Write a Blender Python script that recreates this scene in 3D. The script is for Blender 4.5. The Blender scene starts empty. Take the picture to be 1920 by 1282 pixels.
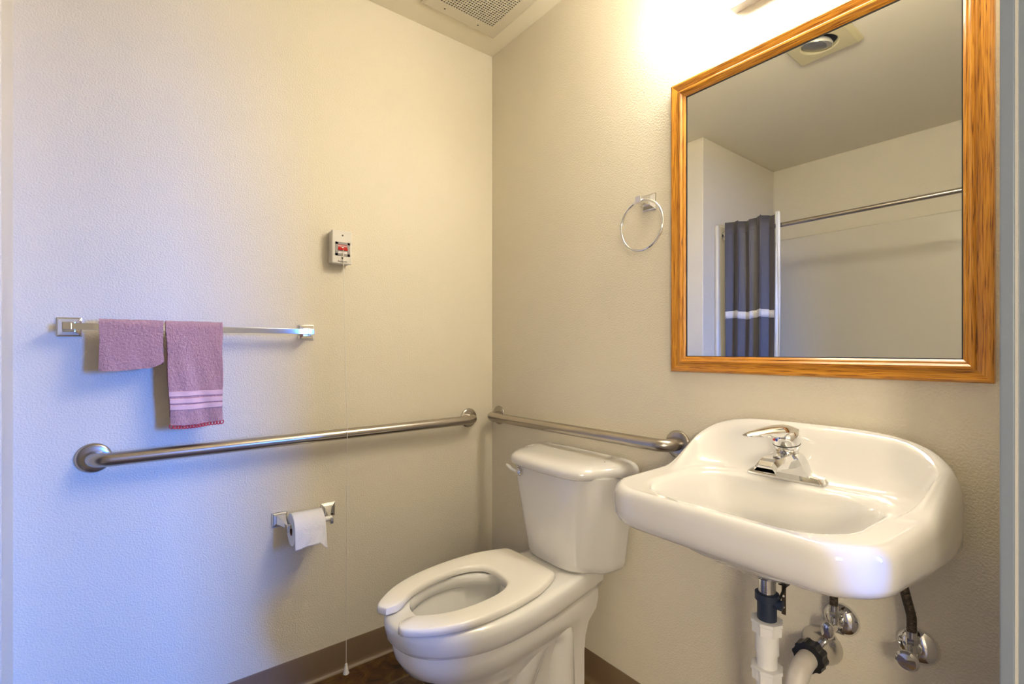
import bpy, bmesh, math, random
from mathutils import Vector, Matrix
PI = math.pi
random.seed(7)
C = bpy.context.scene.collection
SC = bpy.context.scene

# ------------------------------------------------------------------ camera
# Room axes: the far corner of the room is the origin, the towel wall is y = 0,
# the mirror wall is x = 0, z is up. The camera stands in the doorway.
CEIL = 2.456
CAM = (-1.26, -1.755, 1.15)
YAW = math.atan2(711.0, 909.0)
cd = bpy.data.cameras.new('camera')
cam = bpy.data.objects.new('camera', cd); C.objects.link(cam)
cd.sensor_fit = 'HORIZONTAL'; cd.sensor_width = 36.0
cd.lens = 36.0 * 909.0 / 1920.0
cd.shift_y = 16.0 / 1920.0
cd.clip_start = 0.01
cam.location = CAM; cam.rotation_euler = (PI / 2, 0, -YAW)
SC.camera = cam

# ------------------------------------------------------------------ world, daylight, exposure
w = bpy.data.worlds.new('sky'); SC.world = w; w.use_nodes = True
bg = w.node_tree.nodes['Background']
bg.inputs['Color'].default_value = (0.36, 0.55, 1.0, 1); bg.inputs['Strength'].default_value = 1.2
WIN = dict(x0=0.08, x1=0.54, z0=0.95, z1=1.75, y=-3.60)      # bedroom window that lights the doorway
ld = bpy.data.lights.new('window_daylight', 'AREA'); ld.shape = 'RECTANGLE'
ld.size = WIN['x1'] - WIN['x0'] - .06; ld.size_y = WIN['z1'] - WIN['z0'] - .06
ld.color = (0.05, 0.23, 1.0); ld.energy = 13
lo = bpy.data.objects.new('window_daylight', ld); C.objects.link(lo)
lo.location = ((WIN['x0'] + WIN['x1']) / 2, WIN['y'] + .03, (WIN['z0'] + WIN['z1']) / 2)
ld.spread = math.radians(64)                                   # spread narrowed and beam tilted by hand, keeping the blue low on the wall
lo.rotation_euler = (Vector((-1.25, 0, .25)) - lo.location).to_track_quat('-Z', 'Y').to_euler()
SC.view_settings.view_transform = 'Standard'; SC.view_settings.look = 'None'
SC.view_settings.gamma = 1.0; SC.view_settings.use_curve_mapping = False
SC.view_settings.exposure = 1.0
VANITY = 20.0                                                   # radiance of the vanity lamp's lens

# ------------------------------------------------------------------ materials
MATS = {}
def mat(name, col, rough=.5, metal=0., bump=None, var=None, coat=0., spec=.5, trans=0., emit=None, sheen=0., aniso=0.):
    """principled material; bump=(scale, strength, distance); var=(scale, other colour, amount)"""
    m = bpy.data.materials.new(name); m.use_nodes = True; MATS[name] = m
    nt = m.node_tree; N = nt.nodes; L = nt.links; p = N['Principled BSDF']
    p.inputs['Base Color'].default_value = (*col, 1); p.inputs['Roughness'].default_value = rough
    p.inputs['Metallic'].default_value = metal; p.inputs['Coat Weight'].default_value = coat
    p.inputs['Coat Roughness'].default_value = .05
    p.inputs['Specular IOR Level'].default_value = spec; p.inputs['Transmission Weight'].default_value = trans
    p.inputs['Sheen Weight'].default_value = sheen; p.inputs['Anisotropic'].default_value = aniso
    if emit:
        p.inputs['Emission Color'].default_value = (*emit[0], 1); p.inputs['Emission Strength'].default_value = emit[1]
    if bump or var:
        tc = N.new('ShaderNodeTexCoord')
    if bump:
        n = N.new('ShaderNodeTexNoise'); n.inputs['Scale'].default_value = bump[0]; n.inputs['Detail'].default_value = 3
        b = N.new('ShaderNodeBump'); b.inputs['Strength'].default_value = bump[1]; b.inputs['Distance'].default_value = bump[2]
        L.new(tc.outputs['Object'], n.inputs['Vector']); L.new(n.outputs['Fac'], b.inputs['Height'])
        L.new(b.outputs['Normal'], p.inputs['Normal'])
    if var:
        n2 = N.new('ShaderNodeTexNoise'); n2.inputs['Scale'].default_value = var[0]; n2.inputs['Detail'].default_value = 5
        r = N.new('ShaderNodeMapRange'); r.inputs['From Min'].default_value = .35; r.inputs['From Max'].default_value = .65
        r.inputs['To Max'].default_value = var[2]
        mx = N.new('ShaderNodeMix'); mx.data_type = 'RGBA'
        mx.inputs['A'].default_value = (*col, 1); mx.inputs['B'].default_value = (*var[1], 1)
        L.new(tc.outputs['Object'], n2.inputs['Vector']); L.new(n2.outputs['Fac'], r.inputs['Value'])
        L.new(r.outputs['Result'], mx.inputs['Factor']); L.new(mx.outputs['Result'], p.inputs['Base Color'])
    return m

WALLC = (.79, .725, .582)
mat('wall_paint', WALLC, .42, bump=(210, .55, .004), var=(2.2, (.775, .705, .555), .5), spec=.4)
mat('ceiling_paint', (.84, .77, .60), .6, bump=(120, .12, .003))
mat('porcelain', (.765, .745, .71), .08, coat=.6, spec=.6)
mat('porcelain_bowl', (.86, .84, .79), .10, coat=.5, spec=.6)
mat('seat_plastic', (.90, .86, .77), .22, spec=.5)
mat('chrome', (.80, .80, .80), .06, 1.)
mat('chrome_worn', (.66, .65, .63), .14, 1., bump=(300, .05, .001))
mat('steel', (.50, .46, .41), .27, 1., aniso=.4, var=(9, (.42, .37, .31), .6))
mat('mirror_glass', (.90, .915, .89), .0, 1.)
mat('silver_edge', (.03, .03, .03), .4)
mat('white_plastic', (.80, .79, .76), .3)
mat('pvc', (.82, .81, .79), .3)
mat('pvc_old', (.76, .72, .66), .4, var=(30, (.60, .52, .42), .5))
mat('black_plastic', (.012, .012, .014), .35)
mat('rubber', (.018, .028, .055), .45)
mat('braid', (.12, .095, .07), .35, .85, bump=(900, .6, .002))
mat('ivory_plastic', (.70, .66, .58), .35)
mat('bezel_plastic', (.30, .27, .25), .4)
mat('red_plastic', (.50, .012, .008), .25)
mat('print_white', (.85, .80, .75), .5)
mat('screw', (.06, .055, .05), .35, .8)
mat('cord', (.80, .76, .66), .6)
mat('terry', (.82, .39, .36), .95, sheen=.4, bump=(650, 1., .006), var=(260, (.90, .50, .46), .8))
mat('towel_band', (.90, .55, .50), .9, sheen=.3, bump=(900, .5, .002))
mat('red_lace', (.62, .035, .045), .8, sheen=.2)
mat('paper', (.86, .84, .82), .9, bump=(220, .35, .003))
mat('cardboard', (.25, .11, .06), .9)
mat('vinyl_base', (.205, .140, .082), .38, var=(6, (.17, .112, .063), .5), spec=.45)
mat('grout', (.20, .15, .09), .8)
mat('steel_frame', (.23, .27, .33), .4, bump=(60, .06, .002))
mat('frame_edge', (.62, .60, .54), .4)
mat('surround', (.72, .67, .56), .18, spec=.5)
mat('curtain', (.090, .080, .082), .55, sheen=.1, bump=(700, .2, .001))
mat('curtain_band', (.70, .68, .66), .7, bump=(500, .8, .002))
mat('liner', (.80, .79, .76), .35, trans=.0)
mat('fan_plastic', (.66, .60, .46), .4)
mat('fan_inside', (.012, .010, .008), .8)
mat('lamp_plate', (.62, .55, .33), .35)
mat('bulb_glass', (.92, .92, .90), .02, trans=.85, spec=.6)
mat('reflector', (.9, .87, .80), .35, .6)
mat('dark_socket', (.015, .016, .022), .6)
mat('lens', (.9, .9, .88), .4, emit=((1.0, .94, .83), VANITY))
mat('fill_lamp_shade', (.9, .85, .75), .7, emit=((1.0, .88, .68), 26.0))  # glowing shade of the added fill lamp
mat('fixture_metal', (.42, .42, .41), .4)
mat('bedroom_wall', (.55, .53, .50), .7)
mat('carpet', (.30, .27, .24), .95, bump=(200, .6, .004))
mat('window_white', (.8, .8, .8), .4)
mat('blue_mark', (.02, .08, .50), .3)
mat('red_mark', (.60, .03, .02), .3)
mat('water', (.80, .82, .80), .02, trans=.6, spec=.5)

def oak(name, axis):
    m = bpy.data.materials.new(name); m.use_nodes = True; MATS[name] = m
    nt = m.node_tree; N = nt.nodes; L = nt.links; p = N['Principled BSDF']
    tc = N.new('ShaderNodeTexCoord'); mp = N.new('ShaderNodeMapping')
    sc = [190, 190, 190]; sc[axis] = 7; mp.inputs['Scale'].default_value = sc
    n = N.new('ShaderNodeTexNoise'); n.inputs['Scale'].default_value = 2.2; n.inputs['Detail'].default_value = 5
    n.inputs['Distortion'].default_value = .6
    cr = N.new('ShaderNodeValToRGB'); e = cr.color_ramp.elements
    e[0].position = .33; e[0].color = (.16, .045, .003, 1); e[1].position = .66; e[1].color = (.66, .30, .035, 1)
    k = cr.color_ramp.elements.new(.44); k.color = (.46, .175, .012, 1)
    k = cr.color_ramp.elements.new(.54); k.color = (.56, .235, .020, 1)
    b = N.new('ShaderNodeBump'); b.inputs['Strength'].default_value = .15; b.inputs['Distance'].default_value = .002
    L.new(tc.outputs['Object'], mp.inputs['Vector']); L.new(mp.outputs['Vector'], n.inputs['Vector'])
    L.new(n.outputs['Fac'], cr.inputs['Fac']); L.new(cr.outputs['Color'], p.inputs['Base Color'])
    L.new(n.outputs['Fac'], b.inputs['Height']); L.new(b.outputs['Normal'], p.inputs['Normal'])
    p.inputs['Roughness'].default_value = .28; p.inputs['Coat Weight'].default_value = .3
oak('oak_long_y', 1); oak('oak_long_z', 2)

def slate():
    m = bpy.data.materials.new('slate'); m.use_nodes = True; MATS['slate'] = m
    nt = m.node_tree; N = nt.nodes; L = nt.links; p = N['Principled BSDF']
    tc = N.new('ShaderNodeTexCoord'); oi = N.new('ShaderNodeObjectInfo')
    ad = N.new('ShaderNodeVectorMath'); ad.operation = 'ADD'
    ml = N.new('ShaderNodeMath'); ml.operation = 'MULTIPLY'; ml.inputs[1].default_value = 40
    n = N.new('ShaderNodeTexNoise'); n.inputs['Scale'].default_value = 17; n.inputs['Detail'].default_value = 9
    n.inputs['Roughness'].default_value = .68; n.inputs['Distortion'].default_value = .8
    cr = N.new('ShaderNodeValToRGB'); e = cr.color_ramp.elements
    e[0].position = .34; e[0].color = (.018, .010, .004, 1); e[1].position = .70; e[1].color = (.22, .135, .040, 1)
    k = cr.color_ramp.elements.new(.48); k.color = (.085, .034, .007, 1)
    k = cr.color_ramp.elements.new(.57); k.color = (.125, .066, .014, 1)
    hs = N.new('ShaderNodeHueSaturation')
    mr = N.new('ShaderNodeMapRange'); mr.inputs['To Min'].default_value = .45; mr.inputs['To Max'].default_value = 1.15
    b = N.new('ShaderNodeBump'); b.inputs['Strength'].default_value = .5; b.inputs['Distance'].default_value = .004
    L.new(oi.outputs['Random'], ml.inputs[0]); L.new(tc.outputs['Object'], ad.inputs[0]); L.new(ml.outputs[0], ad.inputs[1])
    L.new(ad.outputs[0], n.inputs['Vector']); L.new(n.outputs['Fac'], cr.inputs['Fac'])
    L.new(oi.outputs['Random'], mr.inputs['Value']); L.new(mr.outputs['Result'], hs.inputs['Saturation'])
    L.new(cr.outputs['Color'], hs.inputs['Color']); L.new(hs.outputs['Color'], p.inputs['Base Color'])
    L.new(n.outputs['Fac'], b.inputs['Height']); L.new(b.outputs['Normal'], p.inputs['Normal'])
    p.inputs['Roughness'].default_value = .35
slate()

# ------------------------------------------------------------------ mesh helpers (world coordinates)
def box(bm, lo, hi):
    x0, y0, z0 = [min(a, b) for a, b in zip(lo, hi)]; x1, y1, z1 = [max(a, b) for a, b in zip(lo, hi)]
    v = [bm.verts.new(q) for q in ((x0,y0,z0),(x1,y0,z0),(x1,y1,z0),(x0,y1,z0),(x0,y0,z1),(x1,y0,z1),(x1,y1,z1),(x0,y1,z1))]
    for f in ((0,3,2,1),(4,5,6,7),(0,1,5,4),(1,2,6,5),(2,3,7,6),(3,0,4,7)): bm.faces.new([v[i] for i in f])
    return bm
def loft(bm, rings, cap0=True, cap1=True, closed=True):
    R = [[bm.verts.new(p) for p in r] for r in rings]
    for a, b in zip(R, R[1:]):
        n = len(a)
        for i in range(n if closed else n - 1):
            j = (i + 1) % n
            try: bm.faces.new((a[i], a[j], b[j], b[i]))
            except ValueError: pass
    if closed and cap0: bm.faces.new(list(reversed(R[0])))
    if closed and cap1: bm.faces.new(R[-1])
    return bm
def frame(d):
    d = Vector(d).normalized()
    a = Vector((0, 0, 1)) if abs(d.z) < .9 else Vector((1, 0, 0))
    u = d.cross(a).normalized(); return u, d.cross(u).normalized()
def tube(bm, pts, r, n=16, cap=True):
    """round tube along a polyline; r may be a list"""
    pts = [Vector(p) for p in pts]; rr = r if isinstance(r, (list, tuple)) else [r] * len(pts)
    d0 = (pts[1] - pts[0]).normalized(); u, v = frame(d0); rings = []; prev = d0
    for i, p in enumerate(pts):
        d = (pts[min(i + 1, len(pts) - 1)] - pts[max(i - 1, 0)]).normalized()
        q = prev.rotation_difference(d); u = q @ u; v = q @ v; prev = d
        rings.append([p + (u * math.cos(2 * PI * k / n) + v * math.sin(2 * PI * k / n)) * rr[i] for k in range(n)])
    return loft(bm, rings, cap, cap)
def lathe(bm, prof, origin, axis, n=32, sx=1., cap=True):
    """revolve (radius, height) about axis at origin"""
    o = Vector(origin); d = Vector(axis).normalized(); u, v = frame(d)
    rings = [[o + d * h + (u * math.cos(2 * PI * k / n) * sx + v * math.sin(2 * PI * k / n)) * max(r, 1e-4) for k in range(n)] for r, h in prof]
    return loft(bm, rings, cap, cap)
def rbend(pts, rad, n=8):
    """polyline with rounded corners"""
    pts = [Vector(p) for p in pts]; out = [pts[0]]
    for a, b, c in zip(pts, pts[1:], pts[2:]):
        d1 = (a - b).normalized(); d2 = (c - b).normalized()
        ang = d1.angle(d2); t = min(rad / math.tan(ang / 2), (a - b).length * .95, (c - b).length * .95)
        p1, p2 = b + d1 * t, b + d2 * t
        for k in range(n + 1):
            s = k / n
            out.append(p1 * (1 - s) ** 2 + b * 2 * s * (1 - s) + p2 * s * s)
    out.append(pts[-1]); return out
def chaikin(P, it=3, closed=True):
    P = [Vector(p) for p in P]
    for _ in range(it):
        Q = []; n = len(P)
        for i in range(n if closed else n - 1):
            a, b = P[i], P[(i + 1) % n]; Q += [a * .75 + b * .25, a * .25 + b * .75]
        if not closed: Q = [P[0]] + Q + [P[-1]]
        P = Q
    return P
def prism(bm, poly, d):
    d = Vector(d); return loft(bm, [[Vector(p) for p in poly], [Vector(p) + d for p in poly]])

def obj(name, bm, m, parent=None, smooth=True, angle=40, bevel=None, seg=2, subsurf=0):
    o0 = Vector((0, 0, 0))
    p = parent
    while p is not None: o0 += p.location; p = p.parent
    bmesh.ops.remove_doubles(bm, verts=bm.verts, dist=1e-6)
    bmesh.ops.recalc_face_normals(bm, faces=bm.faces)
    if parent is not None: bmesh.ops.translate(bm, verts=bm.verts, vec=-o0)
    me = bpy.data.meshes.new(name); bm.to_mesh(me); bm.free()
    o = bpy.data.objects.new(name, me); C.objects.link(o)
    if parent is not None: o.parent = parent
    me.materials.append(MATS[m])
    if smooth:
        me.shade_smooth(); me.set_sharp_from_angle(angle=math.radians(angle))
    if bevel:
        b = o.modifiers.new('bevel', 'BEVEL'); b.width = bevel; b.segments = seg; b.limit_method = 'ANGLE'; b.angle_limit = math.radians(35)
        b.harden_normals = False
    if subsurf:
        s = o.modifiers.new('sub', 'SUBSURF'); s.levels = subsurf; s.render_levels = subsurf
    return o
def BM(): return bmesh.new()
def thing(name, label, cat, loc, group=None):
    o = bpy.data.objects.new(name, None); C.objects.link(o); o.location = loc; o.empty_display_size = .05
    o['label'] = label; o['category'] = cat
    if group: o['group'] = group
    return o
def tag(o, label, cat, group=None):
    o['label'] = label; o['category'] = cat
    if group: o['group'] = group
    return o
def struct(o, label, cat):
    o['kind'] = 'structure'; o['label'] = label; o['category'] = cat; return o
def boxo(name, lo, hi, m, parent=None, bevel=None, seg=2):
    return obj(name, box(BM(), lo, hi), m, parent, bevel=bevel, seg=seg, smooth=bool(bevel))
def sstep(a, b, x):
    t = min(1, max(0, (x - a) / (b - a))); return t * t * (3 - 2 * t)

# ------------------------------------------------------------------ the setting
YD, YO = -1.644, -1.744           # inner and outer face of the doorway wall
XJ, XL = -0.33, -1.33             # right and left edge of the opening
XT = -2.45                        # wall behind the tub
YB = -0.14                        # front of the furred-out wall at the head of the tub
struct(boxo('wall_back', (XT - .1, 0, -.05), (.1, .1, CEIL), 'wall_paint'), 'cream textured wall carrying the towel bar and a grab bar', 'wall')
struct(boxo('wall_right', (0, YO, -.05), (.1, .1, CEIL), 'wall_paint'), 'cream textured wall behind the mirror, sink and toilet tank', 'wall')
struct(boxo('wall_alcove', (XT, YB, -.05), (-1.5, .02, CEIL), 'wall_paint', bevel=.004), 'thickened cream wall at the head of the bathtub', 'wall')
struct(boxo('wall_left', (XT - .1, YO, -.05), (XT, .1, CEIL), 'wall_paint'), 'cream wall above the tub surround', 'wall')
struct(boxo('ceiling', (XT - .1, YO, CEIL), (.1, .1, CEIL + .08), 'ceiling_paint'), 'flat cream bathroom ceiling', 'ceiling')
bm = BM()
box(bm, (XJ, YO, -.05), (.0, YD, CEIL)); box(bm, (XT, YO, -.05), (XL, YD, CEIL)); box(bm, (XL, YO, 2.03), (XJ, YD, CEIL))
struct(obj('wall_front', bm, 'wall_paint', smooth=False), 'wall around the bathroom doorway', 'wall')
# door frame (steel): two jambs and a head with a rabbet
bm = BM()
dfr = thing('door_1', 'grey painted steel door frame beside the sink wall', 'door frame', (XJ, YD, 0)); dfr['kind'] = 'structure'
for nm, s, xe in (('jamb', -1, XJ), ('jamb', 1, XL)):
    b = BM(); prof = [(xe, YD - .0015), (xe + s * .012, YD - .0015), (xe + s * .012, YD - .0155), (xe + s * .003, YD - .0175), (xe + s * .003, YO - .012), (xe, YO - .012)]
    prism(b, [(x, y, 0) for x, y in prof], (0, 0, 2.03)); j = obj(nm, b, 'steel_frame', dfr, smooth=False, bevel=.0015)
    boxo('stop_edge', (xe + s * .0035, YD - .0185, 0), (xe + s * .0105, YD - .0158, 2.02), 'frame_edge', j)
boxo('head', (XL, YO - .012, 2.018), (XJ, YD - .0015, 2.03), 'steel_frame', dfr)

# floor: grout bed with slate-look tiles
fl = boxo('floor', (XT - .1, YO, -.06), (.1, .1, -.0025), 'grout'); struct(fl, 'dark slate-look tile floor of the bathroom', 'floor')
T = .300; gx, gy = -.466, -.172
for i in range(-5, 3):
    for j in range(-6, 2):
        x0, x1 = max(gx + i * T + .002, -1.72), min(gx + (i + 1) * T - .002, 0)
        y0, y1 = max(gy + j * T + .002, YO), min(gy + (j + 1) * T - .002, 0)
        if x1 - x0 < .03 or y1 - y0 < .03: continue
        dz = random.uniform(-.0006, .0006)
        b = BM(); e = .004
        lo_ = [(x0, y0, -.005), (x1, y0, -.005), (x1, y1, -.005), (x0, y1, -.005)]
        mi = [(x, y, -.0015 + dz) for x, y, _ in lo_]
        up = [(x0 + e, y0 + e, dz), (x1 - e, y0 + e, dz), (x1 - e, y1 - e, dz), (x0 + e, y1 - e, dz)]
        loft(b, [lo_, mi, up]); obj('tile', b, 'slate', fl, smooth=False)

# vinyl cove base along both walls
def cove(name, p0, p1, nrm, label):
    prof = [(0, 0), (.017, 0), (.0165, .002), (.010, .0055), (.006, .011), (.0042, .02), (.004, .097), (.0025, .101), (0, .101)]
    b = BM(); p0, p1, nrm = Vector(p0), Vector(p1), Vector(nrm)
    loft(b, [[p + nrm * a + Vector((0, 0, h)) for a, h in prof] for p in (p0, p1)])
    struct(obj(name, b, 'vinyl_base'), label, 'baseboard')
cove('baseboard_back', (-1.5, 0, 0), (0, 0, 0), (0, -1, 0), 'brown vinyl cove base along the towel wall')
cove('baseboard_right', (0, 0, 0), (0, YD, 0), (-1, 0, 0), 'brown vinyl cove base under the sink and toilet')

# the bedroom beyond the doorway, with the window that lets in daylight
X0, X1, Y0 = -3.2, 2.4, WIN['y']
struct(boxo('floor_bedroom', (X0, Y0 - .1, -.06), (X1, YO, -.003), 'carpet'), 'carpeted bedroom floor beyond the doorway', 'floor')
struct(boxo('ceiling_bedroom', (X0, Y0 - .1, CEIL), (X1, YO, CEIL + .08), 'bedroom_wall'), 'bedroom ceiling beyond the doorway', 'ceiling')
struct(boxo('wall_bedroom_left', (X0 - .1, Y0 - .1, 0), (X0, YO, CEIL), 'bedroom_wall'), 'bedroom wall on the far left', 'wall')
struct(boxo('wall_bedroom_right', (X1, Y0 - .1, 0), (X1 + .1, YO, CEIL), 'bedroom_wall'), 'bedroom wall on the far right', 'wall')
bm = BM(); box(bm, (.1, YO, 0), (X1, YO + .1, CEIL)); box(bm, (X0, YO, 0), (XT - .1, YO + .1, CEIL))
struct(obj('wall_bedroom_front', bm, 'bedroom_wall', smooth=False), 'bedroom side of the doorway wall', 'wall')
bm = BM()
box(bm, (X0, Y0 - .1, 0), (WIN['x0'], Y0, CEIL)); box(bm, (WIN['x1'], Y0 - .1, 0), (X1, Y0, CEIL))
box(bm, (WIN['x0'], Y0 - .1, 0), (WIN['x1'], Y0, WIN['z0'])); box(bm, (WIN['x0'], Y0 - .1, WIN['z1']), (WIN['x1'], Y0, CEIL))
struct(obj('wall_bedroom_back', bm, 'bedroom_wall', smooth=False), 'bedroom wall with a window opposite the bathroom', 'wall')
wn = thing('window_1', 'white framed bedroom window behind the viewer', 'window', (.31, Y0, WIN['z0'])); wn['kind'] = 'structure'
bm = BM()
a, b_, c_, d_ = WIN['x0'], WIN['x1'], WIN['z0'], WIN['z1']
box(bm, (a, Y0 - .08, c_), (a + .03, Y0 - .02, d_)); box(bm, (b_ - .03, Y0 - .08, c_), (b_, Y0 - .02, d_))
box(bm, (a, Y0 - .08, c_), (b_, Y0 - .02, c_ + .03)); box(bm, (a, Y0 - .08, d_ - .03), (b_, Y0 - .02, d_))
obj('frame', bm, 'window_white', wn, smooth=False)

LX, LY = -2.2, -2.75  # added lamp, out of view: warm fill for the sink wall and toilet
bl_ = thing('fill_lamp', 'added fill lamp with a drum shade, out of view beyond the doorway', 'fill lamp', (LX, LY, 0))
b = BM(); lathe(b, [(.14, 0), (.14, .012), (.02, .03), (.012, .04)], (LX, LY, 0), (0, 0, 1), 28); obj('base', b, 'screw', bl_)
b = BM(); tube(b, [(LX, LY, .03), (LX, LY, 1.34)], .012, 14); obj('pole', b, 'screw', bl_)
b = BM(); lathe(b, [(.18, 1.26), (.16, 1.58)], (LX, LY, 0), (0, 0, 1), 32, cap=False); obj('shade', b, 'fill_lamp_shade', bl_)

# ------------------------------------------------------------------ toilet
TY = -.57                                   # centre line; X below is the distance from the wall
def tp(X, dy, z): return Vector((-X, TY + dy, z))
toilet = thing('toilet', 'white two-piece toilet with open-front seat under the rear grab bar', 'toilet', (-.35, TY, 0))
def egg(xf, hw, xb, hb, z, xc=.47, n=2.15, dz=None):
    """closed outline: rounded front, straight tapering back"""
    P = []
    NF, NS, NB = 36, 12, 6
    for k in range(NF + 1):
        t = -PI / 2 + PI * k / NF
        c, s = math.cos(t), math.sin(t)
        P.append((xc + (xf - xc) * abs(c) ** (2 / n), hw * math.copysign(abs(s) ** (2 / n), s)))
    for k in range(1, NS + 1):
        t = k / NS; P.append((xc + (xb - xc) * t, hw + (hb - hw) * (t * t * (3 - 2 * t) * .55 + .45 * t * t)))
    for k in range(1, NB): P.append((xb, hb - 2 * hb * k / NB))
    for k in range(NS, 0, -1):
        t = k / NS; P.append((xc + (xb - xc) * t, -(hw + (hb - hw) * (t * t * (3 - 2 * t) * .55 + .45 * t * t))))
    return [tp(x, y, z) for x, y in P]
bm = BM()
rings = [egg(.57, .10, .10, .085, 0), egg(.575, .105, .10, .09, .02), egg(.56, .095, .10, .085, .05), egg(.555, .092, .10, .085, .17),
         egg(.585, .105, .10, .09, .225), egg(.64, .130, .09, .095, .270), egg(.695, .158, .06, .10, .305), egg(.712, .168, .05, .10, .335),
         egg(.716, .170, .05, .10, .360), egg(.713, .168, .05, .10, .374), egg(.722, .174, .04, .102, .378),
         egg(.734, .180, .03, .104, .392), egg(.738, .182, .03, .106, .420), egg(.736, .181, .03, .106, .436), egg(.728, .176, .032, .102, .444),
         egg(.70, .152, .04, .09, .446, n=2.1)]
def oval(xf, xb, hw, z):
    return egg(xf, hw, xb, hw * .25, z, xc=.50, n=2.0)
rings += [egg(.668, .118, .345, .045, .446, xc=.50), egg(.664, .114, .350, .043, .438, xc=.50), egg(.664, .114, .350, .043, .415, xc=.50),
          egg(.676, .122, .342, .047, .408, xc=.50), egg(.655, .108, .36, .045, .35, xc=.50), egg(.60, .075, .40, .04, .285, xc=.50), egg(.56, .05, .42, .03, .25, xc=.49)]
loft(bm, rings)
bowl = obj('bowl', bm, 'porcelain_bowl', toilet, angle=60)
for s in (-1, 1):                           # the cast trapway bulging out of the pedestal
    b = BM()
    path = rbend([tp(.40, s * .075, .06), tp(.375, s * .078, .17), tp(.30, s * .08, .315), tp(.215, s * .078, .30), tp(.20, s * .075, .0)], .06, 8)
    n_ = len(path); tube(b, path, [.030 + .020 * sstep(0, .5, i / (n_ - 1)) for i in range(n_)], 20)
    obj('trapway', b, 'porcelain_bowl', bowl, angle=60)
    b = BM(); lathe(b, [(.012, 0), (.012, .008), (.008, .014), (.001, .016)], tp(.33, s * .112, .0), (0, 0, 1), 16)
    obj('bolt_cap', b, 'white_plastic', toilet)
    b = BM(); box(b, tp(.28, s * .09, 0), tp(.38, s * .125, .012)); obj('foot', b, 'porcelain_bowl', bowl, bevel=.006)
b = BM(); b_r = egg(.64, .10, .37, .04, .335, xc=.50); loft(b, [[p + Vector((0, 0, -.062)) for p in egg(.585, .064, .407, .034, .335, xc=.50)], [p + Vector((0, 0, -.06)) for p in egg(.585, .064, .407, .034, .335, xc=.50)]])
obj('water', b, 'water', bowl)
# seat: open-front ring with flat thickness and rounded edges
def seat_half(s):
    out = [(.735, .040), (.748, .062), (.742, .078), (.725, .095), (.69, .123), (.64, .148), (.57, .167), (.48, .173), (.40, .170), (.345, .162), (.29, .144), (.248, .126), (.238, .121), (.232, .113), (.230, .10), (.229, .05), (.229, 0)]
    inn = [(.700, .036), (.688, .040), (.67, .052), (.645, .070), (.61, .086), (.565, .097), (.51, .102), (.46, .099), (.42, .088), (.392, .068), (.38, .045), (.376, .022), (.375, 0)]
    tw = lambda x, y: (x, s * y + (.60 - x) * .075)       # the seat sits slightly askew on its hinges
    return [tw(x, y) for x, y in out], [tw(x, y) for x, y in inn]
oL, iL = seat_half(1); oR, iR = seat_half(-1)
def resample(P, n):
    P = [Vector((x, y, 0)) for x, y in P]; P = chaikin(P, 2, False); cum = [0.]
    for a, b2 in zip(P, P[1:]): cum.append(cum[-1] + (b2 - a).length)
    out = []
    for i in range(n):
        d = cum[-1] * i / (n - 1); k = max(j for j in range(len(P) - 1) if cum[j] <= d + 1e-9)
        out.append(P[k].lerp(P[k + 1], min(1, (d - cum[k]) / max(cum[k + 1] - cum[k], 1e-9))))
    return out
OUT = resample(oL + oR[::-1][1:], 120); INN = resample(iL + iR[::-1][1:], 120)
bm = BM(); secs = []
SEC = [(.03, .450), (.97, .450), (1., .452), (1., .462), (.98, .4665), (.95, .469), (.90, .470), (.10, .470), (.06, .469), (.02, .466), (0., .460), (0., .452)]
for k, (a, b2) in enumerate(zip(INN, OUT)):
    e = min(1, min(k, 119 - k) / 2)                # round the two tips off
    secs.append([tp((a.lerp(b2, .5 + (t - .5) * (.86 + .14 * e))).x, (a.lerp(b2, .5 + (t - .5) * (.86 + .14 * e))).y, z - (.0025 if z > .46 else 0) * (1 - e)) for t, z in SEC])
loft(bm, secs)
obj('seat', bm, 'seat_plastic', toilet, angle=50)
for s in (-1, 1):
    b = BM(); lathe(b, [(.018, 0), (.018, .012), (.012, .018), (.001, .02)], tp(.250, s * .07, .430), (0, 0, 1), 20); obj('hinge', b, 'white_plastic', toilet)
# tank: faceted, tapering to the bottom
def tank_ring(hb, hf, d, bow, z, rnd=0.):
    """plan outline of the tank: flat back, angled sides, slightly bowed front; rnd widens the corner rounding"""
    h = [(.012, 0), (.012, hb * .5), (.012, hb - .01), (.016, hb), (.04, hb), (.10, hb - .006 - .01 * rnd), (d - .055 - .02 * rnd, hf + .052 + .012 * rnd - .03 * rnd), (d - .022 - .012 * rnd, hf + .022), (d - .004 - .004 * rnd, hf - .004), (d + bow * .35, hf - .034), (d + bow * .75, hf * .5), (d + bow, 0)]
    P = h + [(x, -y) for x, y in h[-2:0:-1]]
    return [tp(p.x, p.y, z) for p in chaikin([(x, y, 0) for x, y in P], 2)]
bm = BM()
loft(bm, [tank_ring(.160, .075, .160, .004, .447), tank_ring(.176, .092, .178, .005, .450), tank_ring(.184, .100, .186, .006, .460), tank_ring(.187, .103, .188, .006, .475),
          tank_ring(.208, .132, .196, .007, .62), tank_ring(.226, .158, .203, .008, .755), tank_ring(.226, .158, .203, .008, .762)])
tank = obj('tank', bm, 'porcelain', toilet, angle=60)
bm = BM()
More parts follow.
